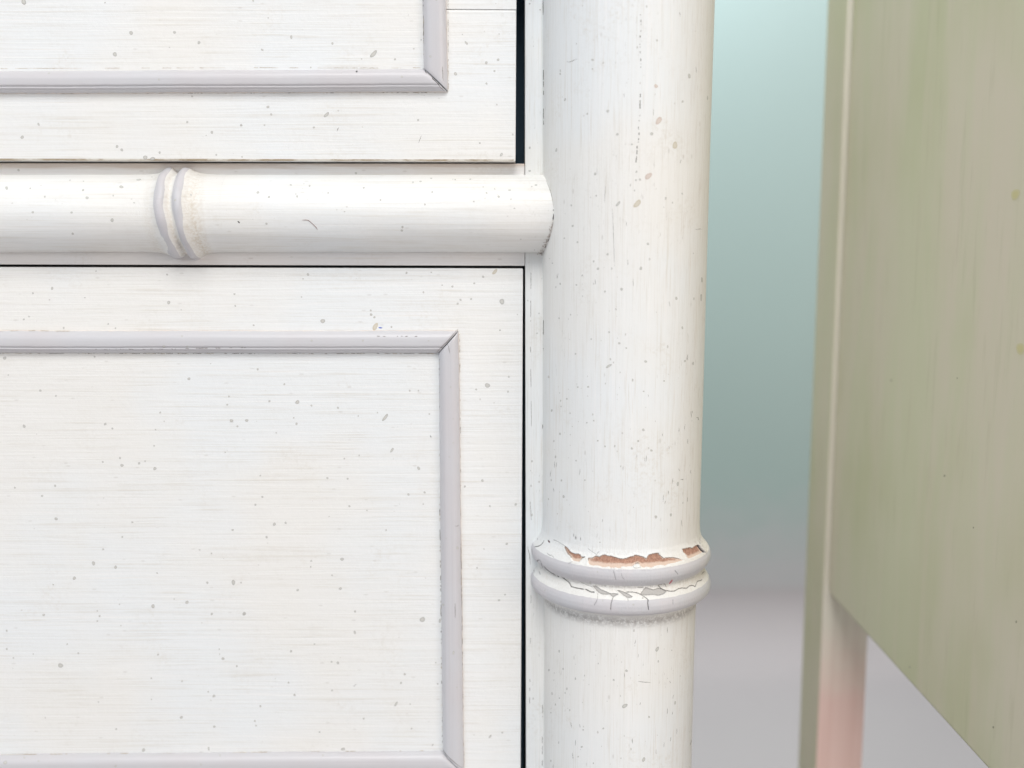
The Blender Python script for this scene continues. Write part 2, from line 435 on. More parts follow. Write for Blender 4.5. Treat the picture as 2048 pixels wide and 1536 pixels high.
# unlit drawer boxes behind the fronts
for z0, z1 in ((zq(315), zq(-225)), (zq(1700), zq(545))):
    put('drawer_box', box(XL + 0.01, at(1000, 768).x, 0.0185, 0.33, z0, z1), M_DARK, drawer_u if z0 > 0.5 else drawer_l)
put('runner_board', box(XL + 0.001, XR + 0.009, 0.0205, 0.36, zq(505), zq(350)), M_DARK, dresser)
put('gap_backing_plate', box(at(1001, 768).x, at(1051, 768).x, 0.0215, 0.030, ZB + 0.013, ZT - 0.001), M_DARK, dresser)  # added plate behind the gaps, giving them a dark navy tone
put('frame_liner', box(at(1051, 768).x + 0.0008, XR + 0.0095, 0.0207, 0.36, ZB + 0.012, ZT), M_DARK, dresser)

# ---- half-round rail with a double bamboo node
zc = (at(700, 350).z + at(700, 505).z) / 2; RR = (at(700, 350).z - at(700, 505).z) / 2
rp = np.array([[-800, 77.5], [-735, 77.6], [-715, 78.6], [-703, 80.8], [-696, 84.0], [-690, 88.2], [-685.5, 90.2], [-681, 90.8], [-676.5, 90.0],
               [-672, 86.4], [-667.5, 81.4], [-663.5, 79.6], [-660, 82.0], [-656, 87.4], [-651.5, 90.8], [-647, 91.6], [-642, 90.6], [-637, 87.2],
               [-631, 83.2], [-622, 80.4], [-610, 78.6], [-595, 77.6], [-540, 77.5]])
rp[1:-1, 0] += 16
def smooth_prof(xs, prof, sig):
    dx = np.linspace(prof[0, 0], prof[-1, 0], 4000); y = np.interp(dx, prof[:, 0], prof[:, 1])
    st = dx[1] - dx[0]; k = int(4 * sig / st) + 1; g = np.exp(-0.5 * (np.arange(-k, k + 1) * st / sig) ** 2); g /= g.sum()
    y2 = np.convolve(np.pad(y, k, mode='edge'), g, mode='valid')
    return np.interp(xs, dx, y2)
def rail_mesh(xs, nang, node):
    rad = smooth_prof(xs, rp, 1.3) / 77.5 * RR if node else np.full(len(xs), RR)
    an = np.linspace(-math.pi / 2 - 0.03, math.pi / 2 + 0.03, nang + 1)
    X, A = np.meshgrid(xs * PX, an, indexing='ij'); R = np.repeat(rad[:, None], nang + 1, 1)
    lum = 0.00010 * np.sin(A * 5 + X * 30) * np.sin(X * 47 + 2 * A)
    if node:
        # lumpy hand-turned ring, leaning a touch, chipped flat low on the left side
        tilt = np.exp(-((xs + 648) / 50) ** 2)[:, None]
        ring = np.clip((R / RR - 1) / 0.17, 0, 1)
        lum = lum * (1 - ring) + ring * 0.00017 * (np.sin(A * 4.2 + 1) + 0.6 * np.sin(A * 7.3 + X * 500) + 0.22 * np.sin(A * 15 - X * 700))
        X = X - (7 * np.sin(A) + 1.3 * np.sin(3.1 * A + 1) + 0.7 * np.sin(8 * A)) * PX * tilt
    R = R + lum
    V = np.stack([X, -R * np.cos(A), zc + R * np.sin(A)], -1).reshape(-1, 3)
    W = nang + 1; i = np.arange(len(xs) - 1)[:, None] * W; k = np.arange(nang)[None, :]
    q = (i + k)
    Fc = np.stack([q, q + W, q + W + 1, q + 1], -1).reshape(-1, 4)
    me = mesh('rail', V, Fc[:, ::-1] if False else Fc)
    bm = bmesh.new(); bm.from_mesh(me); bm.normal_update()
    if sum(f.normal.y for f in bm.faces) > 0: bmesh.ops.reverse_faces(bm, faces=bm.faces)
    bm.to_mesh(me); bm.free()
    return me, X, A
xa = np.concatenate([np.arange(LX - 1024, -800, 30), [-740.0]])
xb = np.arange(-740, -555, 0.9); xb[-1] = -556
xc = np.concatenate([np.arange(-556, 130, 10.0), [130.0]])
me, _, _ = rail_mesh(xc, 96, False)
half = put('half_round', me, M_RAIL, rail); target(half)
me, _, _ = rail_mesh(xa, 96, False)
o = put('half_round', me, M_RAIL, rail); target(o)
me, X, A = rail_mesh(xb, 150, True)
xx = (X / PX); bandv = np.zeros_like(xx)
x0 = np.repeat(xb[:, None], X.shape[1], 1)
for c0, c1 in ((-677.5, -657.5), (-643.0, -623.0)):
    d_ = np.minimum(x0 - c0, c1 - x0); bandv = np.maximum(bandv, np.clip(0.5 + d_ / 8, 0, 1))
bandv += 0.10 * np.sin(3.7 * A + 0.6) + 0.07 * np.sin(9 * A + x0 * .3) - 0.06
bandv -= 0.55 * np.exp(-((A + 0.75) / 0.35) ** 2) * np.exp(-((x0 + 674) / 7) ** 2) + 0.4 * np.exp(-((A + 0.5) / 0.3) ** 2) * np.exp(-((x0 + 626) / 5) ** 2)
gv = np.clip(1 - np.abs(x0 + 606) / 22, 0, 1) + 0.8 * np.clip(1 - np.abs(x0 + 650) / 7, 0, 1) + .35 * np.clip(1 - np.abs(x0 + 692) / 16, 0, 1)
gv = np.clip(gv * (0.75 + 0.35 * np.sin(-A)), 0, 1)
attr(me, 'band', bandv.ravel()); attr(me, 'grime', gv.ravel())
dv = 0.9 * np.clip(1 - np.abs(x0 + 651) / 7, 0, 1) * np.clip(1 - np.abs(A + 0.9) / 0.35, 0, 1)
attr(me, 'dust', dv.ravel())
o = put('bamboo_node', me, M_RAILNODE, rail); o['label'] = 'lilac-edged double ring on the rail'; target(o)

# ---- corner post
PXC = at(1249.5, 483).x                                    # axis
R0 = 158.0
# (photo v on the frame plane, radius in photo px)
pp = np.array([[-700, 166], [0, 164.5], [500, 162], [1000, 159.6], [1036, 159.8], [1054, 161], [1064, 163.5], [1072, 168], [1079, 174],
               [1085, 179.5], [1091, 182.6], [1097, 183.4], [1104, 182.4], [1110, 179.0], [1115, 174.4], [1119, 170.4], [1122.5, 169.0], [1127, 170.2], [1134, 173.6],
               [1140, 178.4], [1146, 182.4], [1153, 184.4], [1161, 184.0], [1167, 181.6], [1171.5, 177.0], [1174, 169.5], [1176, 162.5], [1180, 158.9], [1188, 157.2], [1200, 156], [1260, 155.2], [1600, 155], [2600, 155]])
def v_of_z():
    vs = np.linspace(-700, 2600, 3000); zs = np.array([at(1024, v, 0).z for v in vs]); return vs, zs
VS, ZS = v_of_z()
def z_at(v): return np.interp(v, VS, ZS)
def post_grid(vs, an):
    zs = z_at(vs); r = smooth_prof(vs, np.array([q for q in pp]), 1.2) if len(vs) > 100 else np.interp(vs, pp[:, 0], pp[:, 1])
    Zg, Ag = np.meshgrid(zs, an, indexing='ij'); Rg = np.repeat(r[:, None], len(an), 1)
    return Zg, Ag, Rg * PX
def post_verts(Z, A, R):
    return np.stack([PXC + R * np.sin(A), -R * np.cos(A), Z], -1).reshape(-1, 3)
def grid_faces(n, m):
    i = np.arange(n - 1)[:, None] * m; k = np.arange(m - 1)[None, :]; q = i + k
    return np.stack([q, q + m, q + m + 1, q + 1], -1).reshape(-1, 4)
def wavy(Z, A):     # hand-turned: not perfectly true
    return 0.00009 * np.sin(A * 3 + Z * 14) + 0.00006 * np.sin(A * 7 - Z * 33)
n_fine = 900
an_f = np.linspace(-1.72, 1.72, n_fine)
an_c = np.concatenate([an_f[::6], [an_f[-1]], np.linspace(1.72, 2 * math.pi - 1.72, 24)[1:]])
V1, V2 = 1022.0, 1232.0
post_parts = []
def shaft(vs):
    Z, A, R = post_grid(vs, an_c); R = R + wavy(Z, np.where(A > math.pi, A - 2 * math.pi, A)); 
    return post_verts(Z, A, R), grid_faces(len(vs), len(an_c))
vz0 = np.interp(-0.0, [-ZS[0]], [0])
va = np.concatenate([np.arange(-226, V1 - 5, 12), [V1]]); va[0] = np.interp(-(ZT), -ZS, VS)
vb = np.concatenate([[V2], np.arange(V2 + 12, 1700, 14), [1900, 2200, 2600]])
Pa, Fa = shaft(va); Pb, Fb = shaft(vb)
# the foot of the post reaches the floor
Pb[:, 2] = np.where(Pb[:, 2] < Pb[:, 2].min() + 1e-6, 0.0, Pb[:, 2])
Vp = np.concatenate([Pa, Pb]); Fp = np.concatenate([Fa, Fb + len(Pa)])
post = put('corner_post', mesh('post', Vp, Fp), M_POST, dresser); target(post)

# node: fine grid with flaked paint, cracks and dust
def zpts(ox, oy, k, pts): return [(ox + x / k, oy + y / k) for x, y in pts]
RA = lambda p: zpts(1040, 1050, 12.8, p); RB = lambda p: zpts(1160, 1080, 12.8, p); RC = lambda p: zpts(1280, 1060, 12.8, p)
RD = lambda p: zpts(1060, 1140, 12.8, p); RE = lambda p: zpts(1200, 1140, 8.533, p)
chipA = RA([(1145, 540), (1200, 570), (1260, 640), (1310, 700), (1360, 715), (1420, 745), (1480, 735), (1540, 760), (1580, 820), (1650, 822), (1590, 855), (1540, 910), (1500, 965), (1420, 945), (1345, 930), (1320, 860), (1270, 780), (1220, 735), (1180, 660), (1145, 590)])
chipB = RB([(205, 465), (320, 462), (400, 410), (500, 430), (560, 390), (640, 375), (700, 405), (800, 410), (900, 440), (1000, 475), (1100, 485), (1200, 465), (1290, 425), (1390, 415), (1400, 380), (1470, 395), (1580, 420), (1640, 445), (1700, 480), (1760, 380), (1900, 345), (1995, 330)]) \
    + RC([(520, 650), (600, 720), (720, 705), (880, 705), (1000, 740), (1120, 775), (1060, 800), (900, 860), (760, 885), (640, 940), (560, 910), (460, 930), (400, 945), (340, 975), (280, 990), (180, 960), (100, 990), (30, 970)]) \
    + RB([(1550, 680), (1530, 620), (1480, 585), (1420, 610), (1360, 660), (1370, 700), (1270, 695), (1160, 710), (1080, 700), (1040, 745), (1000, 745), (940, 730), (900, 720), (870, 770), (840, 730), (780, 740), (740, 700), (640, 720), (560, 715), (500, 690), (420, 670), (330, 680), (240, 660), (200, 620), (215, 560)])
chipC = RC([(1080, 490), (1180, 470), (1290, 445), (1330, 470), (1440, 390), (1490, 390), (1560, 490), (1640, 580), (1500, 640), (1400, 690), (1300, 730), (1240, 740), (1180, 640), (1110, 560)])
under = [RB([(340, 1190), (400, 1180), (470, 1220), (540, 1275), (640, 1310), (740, 1360), (800, 1375), (880, 1370), (980, 1385), (900, 1430), (850, 1460), (810, 1430), (770, 1390), (640, 1390), (560, 1385), (470, 1335), (410, 1270)]),
         RB([(960, 1290), (1060, 1310), (1160, 1350), (1240, 1390), (1340, 1450), (1300, 1475), (1200, 1470), (1120, 1420), (1040, 1350)]),
         RE([(690, 410), (740, 340), (780, 300), (850, 320), (910, 340), (990, 310), (1060, 330), (1130, 370), (1080, 410), (1000, 435), (900, 420), (760, 430)])]
cracks = [(RA(p), w_) for p, w_ in (
    ([(395, 240), (400, 270), (440, 310), (440, 380)], 1.0), ([(370, 560), (450, 550), (530, 510), (575, 460), (610, 400)], 1.0), ([(690, 725), (760, 785), (800, 770), (860, 835)], .6),
    ([(465, 900), (360, 985), (375, 1090), (350, 1140), (350, 1225)], 1.1), ([(500, 900), (545, 990), (575, 1100)], .8), ([(480, 1190), (510, 1260)], 1.1), ([(610, 1070), (700, 1160), (760, 1200), (800, 1235)], 1.1),
    ([(830, 1240), (900, 1290)], 1.1), ([(960, 1310), (980, 1330)], 1.1), ([(1095, 1350), (1180, 1420), (1250, 1470), (1290, 1536)], 1.2), ([(1365, 260), (1420, 335), (1480, 365), (1550, 360)], .8),
    ([(1240, 980), (1290, 970), (1335, 935)], .5), ([(1740, 610), (1850, 690), (1930, 740)], .5), ([(1945, 770), (2020, 680)], .5), ([(1580, 830), (1655, 822)], 1.2), ([(850, 380), (950, 420), (1080, 500), (1145, 530)], .6), ([(720, 400), (755, 450)], 1.4))]
cracks += [(RD(p), w_) for p, w_ in (([(840, 200), (980, 310), (1010, 350), (1050, 430), (1180, 465), (1370, 500)], 1.2), ([(1420, 500), (1500, 540), (1560, 570), (1640, 572)], 1.2), ([(1730, 600), (1730, 720), (1690, 830), (1640, 900)], .5), ([(1280, 300), (1430, 380), (1600, 440)], .5))]
cracks += [(RE(p), w_) for p, w_ in (([(455, 380), (560, 380), (650, 400), (730, 440), (800, 490), (825, 515), (815, 560), (830, 680)], 1.0),
    ([(1000, 270), (1040, 320), (1120, 350), (1190, 365), (1270, 365), (1340, 325), (1400, 310), (1480, 315), (1530, 275), (1580, 265), (1630, 285), (1665, 195), (1730, 180), (1745, 160)], 1.0),
    ([(220, 470), (190, 570), (180, 680)], .8), ([(475, 480), (480, 530)], .6), ([(1245, 510), (1245, 590)], .5), ([(1740, 70), (1780, 30)], .9), ([(230, 10), (240, 60), (270, 170)], .6), ([(360, 60), (380, 130), (420, 170)], .5), ([(1280, 10), (1330, 75)], .7),
    ([(640, 295), (730, 305)], .6), ([(1000, 255), (1100, 240)], .6), ([(1105, 235), (1130, 290)], .7))]
cracks += [(RC(p), w_) for p, w_ in (([(1540, 200), (1545, 330), (1530, 350)], .9), ([(1485, 385), (1560, 490), (1640, 570)], 1.3))]

def seg_dist(P, a, b):
    a = np.array(a); b = np.array(b); d_ = b - a; t = np.clip(((P - a) @ d_) / max(d_ @ d_, 1e-9), 0, 1)
    return np.hypot(*(P - (a + t[:, None] * d_)).T)
def poly_in(P, poly):
    ins = np.zeros(len(P), bool); n = len(poly)
    for i in range(n):
        (x1, y1), (x2, y2) = poly[i], poly[i - 1]
        c = ((y1 > P[:, 1]) != (y2 > P[:, 1])) & (P[:, 0] < (x2 - x1) * (P[:, 1] - y1) / (y2 - y1 + 1e-12) + x1)
        ins ^= c
    return ins
def poly_sd(P, poly):
    """signed distance, positive inside; only near points are worked out"""
    p = np.array(poly); out = np.full(len(P), -99.0)
    m = (P[:, 0] > p[:, 0].min() - 8) & (P[:, 0] < p[:, 0].max() + 8) & (P[:, 1] > p[:, 1].min() - 8) & (P[:, 1] < p[:, 1].max() + 8)
    Q = P[m]; d_ = np.full(len(Q), 1e9)
    for i in range(len(poly)): d_ = np.minimum(d_, seg_dist(Q, poly[i - 1], poly[i]))
    out[m] = np.where(poly_in(Q, poly), d_, -d_); return out

vn = np.concatenate([np.arange(V1, 1050, 4.0), np.arange(1050, 1205, 0.62), np.arange(1205, V2 - 1, 3.0), [V2]])
Zg, Ag, Rg = post_grid(vn, an_f); Rg = Rg + wavy(Zg, Ag)
P0 = post_verts(Zg, Ag, Rg); U_, V_ = proj(P0); UV = np.stack([U_, V_], -1)
jit = 0.5 * np.stack([np.sin(V_ * 1.9) + np.sin(U_ * 1.3 + V_), np.sin(U_ * 1.7) + np.sin(U_ * .9 - V_ * 1.4)], -1)
vg_ = np.repeat(vn[:, None], len(an_f), 1).ravel()
disp = np.zeros(len(P0)); chip = np.zeros(len(P0)); und = np.zeros(len(P0)); crk_shade = np.zeros(len(P0))
for c in (chipA, chipB, chipC):
    sd = poly_sd(UV + jit * 0.6, c)
    disp -= 0.00032 * np.clip(sd / 0.8 + 0.5, 0, 1) * (vg_ < 1092)
    crk_shade = np.maximum(crk_shade, 0.6 * np.exp(-((sd - 0.3) / 0.75) ** 2) * (vg_ < 1077))  # dark upper rim, painting in shade from the paint's thickness
    # paint lifts a little round the loss
    disp += 0.00012 * np.exp(-((sd + 2.0) / 2.2) ** 2) * (sd < 0)
    chip = np.maximum(chip, np.where(sd > 0, np.clip(0.12 + sd / 4.5, 0.08, 1) * np.clip(1.12 - 0.085 * np.clip(vg_ - 1069, 0, 99), 0.10, 1) * (vg_ < 1092), 0))
for c in under:
    sd = poly_sd(UV + jit * 0.4, c); disp -= 0.00016 * np.clip(sd / 0.8 + 0.5, 0, 1); und = np.maximum(und, np.clip(sd / 0.8 + 0.5, 0, 1)); crk_shade = np.maximum(crk_shade, 0.55 * np.exp(-(sd / 0.7) ** 2))
    disp += 0.00008 * np.exp(-((sd + 1.5) / 1.8) ** 2) * (sd < 0)
for c, wd in cracks:
    q = np.array(c); m = (U_ > q[:, 0].min() - 4) & (U_ < q[:, 0].max() + 4) & (V_ > q[:, 1].min() - 4) & (V_ < q[:, 1].max() + 4)
    if not m.any(): continue
    dd = np.full(m.sum(), 1e9)
    for i in range(len(c) - 1): dd = np.minimum(dd, seg_dist(UV[m] + jit[m] * 0.35, c[i], c[i + 1]))
    k = np.clip(1.25 - dd / (wd * 0.85), 0, 1); crk_shade[m] = np.maximum(crk_shade[m], k * min(1, 0.35 + wd * .6)); disp[m] -= 0.00035 * k * wd
# curled flake at the right of the gap, and the loose white flake under the big loss
fl = RC([(1490, 380), (1565, 485), (1650, 585), (1700, 520), (1690, 400), (1600, 330)])
sd = poly_sd(UV, fl); e1 = np.minimum(seg_dist(UV, *RC([(1490, 380), (1565, 485)])), seg_dist(UV, *RC([(1565, 485), (1650, 585)])))
disp += 0.0006 * np.clip(sd / 1.2 + 0.3, 0, 1) * np.exp(-e1 / 6.0)
fl2 = RB([(1550, 680), (1530, 620), (1480, 585), (1420, 610), (1360, 660), (1370, 705), (1460, 720)])
sd = poly_sd(UV, fl2); disp += 0.0004 * np.clip(sd / 1.5 + 0.3, 0, 1)
# crumbly dust line under the lower ring
vgrid = np.repeat(vn[:, None], len(an_f), 1)
dust = np.clip(1 - np.abs(vgrid - 1190) / 14, 0, 1) + 0.6 * np.clip(1 - np.abs(vgrid - 1121) / 4.5, 0, 1)
rr_ = np.random.RandomState(3).randn(*vgrid.shape)
rr_ = (rr_ + np.roll(rr_, 1, 0) + np.roll(rr_, 1, 1) + np.roll(rr_, -1, 0) + np.roll(rr_, -1, 1)) / 2.2
Rn = Rg + (disp.reshape(Rg.shape)) + 0.00005 * rr_ * np.clip(dust, 0, 1)
me = mesh('node', post_verts(Zg, Ag, Rn), grid_faces(len(vn), len(an_f)))
band = np.zeros_like(vgrid)
for c0, c1 in ((1085.0, 1118.5), (1142.0, 1176.0)):
    d_ = np.minimum(vgrid - c0, c1 - vgrid); band = np.maximum(band, np.clip(0.5 + d_ / 9, 0, 1))
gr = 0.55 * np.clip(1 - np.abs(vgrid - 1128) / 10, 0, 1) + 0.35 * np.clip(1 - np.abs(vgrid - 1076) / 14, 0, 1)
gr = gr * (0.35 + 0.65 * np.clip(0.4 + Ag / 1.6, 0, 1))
attr(me, 'band', band.ravel()); attr(me, 'grime', np.clip(gr, 0, 1).ravel()); attr(me, 'dust', np.clip(dust, 0, 1).ravel())
attr(me, 'chip', chip); attr(me, 'undercoat', und); attr(me, 'crack_shade', crk_shade)
node = put('bamboo_node', me, M_POSTNODE, post); node['label'] = 'chipped double ring with bare wood showing'; target(node)
# rear half of the node, unseen, plain
Zb, Ab, Rb = post_grid(np.array([V1, 1060, 1080, 1094, 1108, 1122, 1138, 1153, 1168, 1182, V2]), np.linspace(1.72, 2 * math.pi - 1.72, 24))
put('bamboo_node', mesh('node_rear', post_verts(Zb, Ab, Rb), grid_faces(*Zb.shape)), M_POST, post)

# ------------------------------------------------------------------ the green cabinet beside it
Y1 = D * 0.42
c0 = at(1657, 1186, Y1); PXp, PZp = c0.x, c0.z
lx0 = at(1646.5, 1186, Y1).x; lx1 = at(1737, 1275, Y1).x
d2 = lx0 * F / (1609 - 1024)                       # how far back the leg's left face ends
dirn = ray(1609, 1186); Y2 = lx0 / dirn.x * dirn.y - D
cabinet = empty('green_cabinet', (PXp + 0.15, 0.0, 0.0), 'mottled olive green cabinet on pink-sided legs, right of the dresser', 'cabinet')
GT = 0.80; YN = -0.056
# side panel with a softly rounded lower far corner
bm = bmesh.new()
n = 6; rr = 0.003
pts = [(YN, PZp), ] + [(Y1 - rr + rr * math.sin(a), PZp + rr - rr * math.cos(a)) for a in [i * math.pi / 2 / n for i in range(n + 1)]] + [(Y1, GT), (YN, GT)]
f = bm.faces.new([bm.verts.new((PXp, y, z)) for y, z in pts])
r = bmesh.ops.extrude_face_region(bm, geom=[f])
for g in r['geom']:
    if isinstance(g, bmesh.types.BMVert): g.co.x += 0.016
bmesh.ops.recalc_face_normals(bm, faces=bm.faces)
bmesh.ops.bevel(bm, geom=[e for e in bm.edges if all(abs(v_.co.x - PXp) < 1e-6 for v_ in e.verts)], offset=0.0012, segments=3, affect='EDGES', profile=0.5)
me = bpy.data.meshes.new('panel'); bm.to_mesh(me); bm.free()
panel = put('side_panel', me, M_OLIVE, cabinet); target(panel)
def leg(x0, x1, y0, y1):
    me = box(x0, x1, y0, y1, 0.0, GT, 0.0009)
    me.materials.clear()
    for p in me.polygons: p.material_index = 1 if (p.normal.y < -0.9 or p.normal.x > 0.9) else 0
    return me
legr = put('leg', leg(lx0, lx1, Y1 + 0.0004, Y2), [M_OLIVE, M_PINK], cabinet); target(legr)
put('leg', leg(lx0, lx1, YN - 0.0004 - (Y2 - Y1), YN - 0.0004), [M_OLIVE, M_PINK], cabinet)
put('leg', leg(lx0 + 0.40, lx1 + 0.40, Y1 + 0.0004, Y2), [M_OLIVE, M_PINK], cabinet)
put('leg', leg(lx0 + 0.40, lx1 + 0.40, YN - 0.0004 - (Y2 - Y1), YN - 0.0004), [M_OLIVE, M_PINK], cabinet)
put('bottom_board', box(PXp + 0.0165, PXp + 0.40, YN, Y1, PZp + 0.004, PZp + 0.018), M_OLIVE, cabinet)
put('top_board', box(PXp - 0.002, PXp + 0.46, YN - 0.032, Y2 + 0.02, GT + 0.0005, GT + 0.02), M_OLIVE, cabinet)
put('back_panel', box(lx1 + 0.0005, lx0 + 0.3995, Y2 - 0.010, Y2 - 0.002, PZp + 0.019, GT), M_OLIVE, cabinet)

# ------------------------------------------------------------------ specks, scratches and flecks
BIN = {}
def bucket(o, mat):
    return BIN.setdefault((o.name, mat.name), dict(o=o, m=mat, V=[], F=[], r=[]))
LIFT = 0.000035
def speck(u, v, rx, ry=None, rot=0.0, mat=M_SPECK, n=11):
    ry = rx if ry is None else ry
    h = hit(u, v)
    if h is None: return
    o = h[0]; ca, sa = math.cos(math.radians(rot)), math.sin(math.radians(rot))
    pts = [h[1] + h[2] * LIFT * (1 if h[2].dot(ray(u, v)) < 0 else -1)]; rs = [0.0]
    ph = random.random() * 6.28
    for q in (0.62, 1.0):
        for i in range(n):
            a = 2 * math.pi * i / n; wob = 1 + 0.10 * math.sin(2 * a + ph) + 0.07 * math.sin(3 * a + 2 * ph)
            x = rx * q * wob * math.cos(a); y = ry * q * wob * math.sin(a)
            g = hit(u + x * ca - y * sa, v + x * sa + y * ca, o)
            if g is None or abs(g[3] - h[3]) > 0.006: return
            nn = g[2] if g[2].dot(ray(u, v)) < 0 else -g[2]
            pts.append(g[1] + nn * LIFT * (1.0 if q < 1 else 0.6)); rs.append(q)
    b = bucket(o, mat); k = len(b['V']); b['V'] += pts; b['r'] += rs
    for i in range(n):
        j = (i + 1) % n
        b['F'].append((k, k + 1 + i, k + 1 + j)); b['F'].append((k + 1 + i, k + 1 + n + i, k + 1 + n + j, k + 1 + j))
def ribbon(pts, wd, mat=M_SCRATCH, step=1.6, wig=0.3, dash=None, lift=LIFT):
    P = []
    for (x1, y1), (x2, y2) in zip(pts, pts[1:]):
        L = math.hypot(x2 - x1, y2 - y1); n = max(1, int(L / step))
        for i in range(n): P.append((x1 + (x2 - x1) * i / n, y1 + (y2 - y1) * i / n))
    P.append(pts[-1]); prev = None; N = len(P); on = True
    for i, (x, y) in enumerate(P):
        a = P[min(i + 1, N - 1)]; c = P[max(i - 1, 0)]
        tx, ty = a[0] - c[0], a[1] - c[1]; L = math.hypot(tx, ty) or 1; nx, ny = -ty / L, tx / L
        if dash and random.random() < dash: on = not on
        t = i / max(1, N - 1); ww = wd * (0.35 + 0.65 * math.sin(math.pi * min(1, max(0, t)))) * (0.7 + 0.6 * random.random())
        if dash: ww = wd * (0.5 + 0.8 * random.random())
        x += random.uniform(-wig, wig) * abs(nx); y += random.uniform(-wig, wig) * abs(ny)
        g1 = hit(x + nx * ww / 2, y + ny * ww / 2); g2 = hit(x - nx * ww / 2, y - ny * ww / 2)
        if not on or g1 is None or g2 is None or g1[0] is not g2[0]: prev = None; continue
        b = bucket(g1[0], mat); k = len(b['V'])
        for g in (g1, g2):
            nn = g[2] if g[2].y < 0 else -g[2]; b['V'].append(g[1] + nn * lift); b['r'].append(1.0)
        if prev is not None and prev[0] is g1[0] and (g1[1] - prev[2]).length < 0.003: b['F'].append((prev[1], prev[1] + 1, k + 1, k))
        prev = (g1[0], k, g1[1])

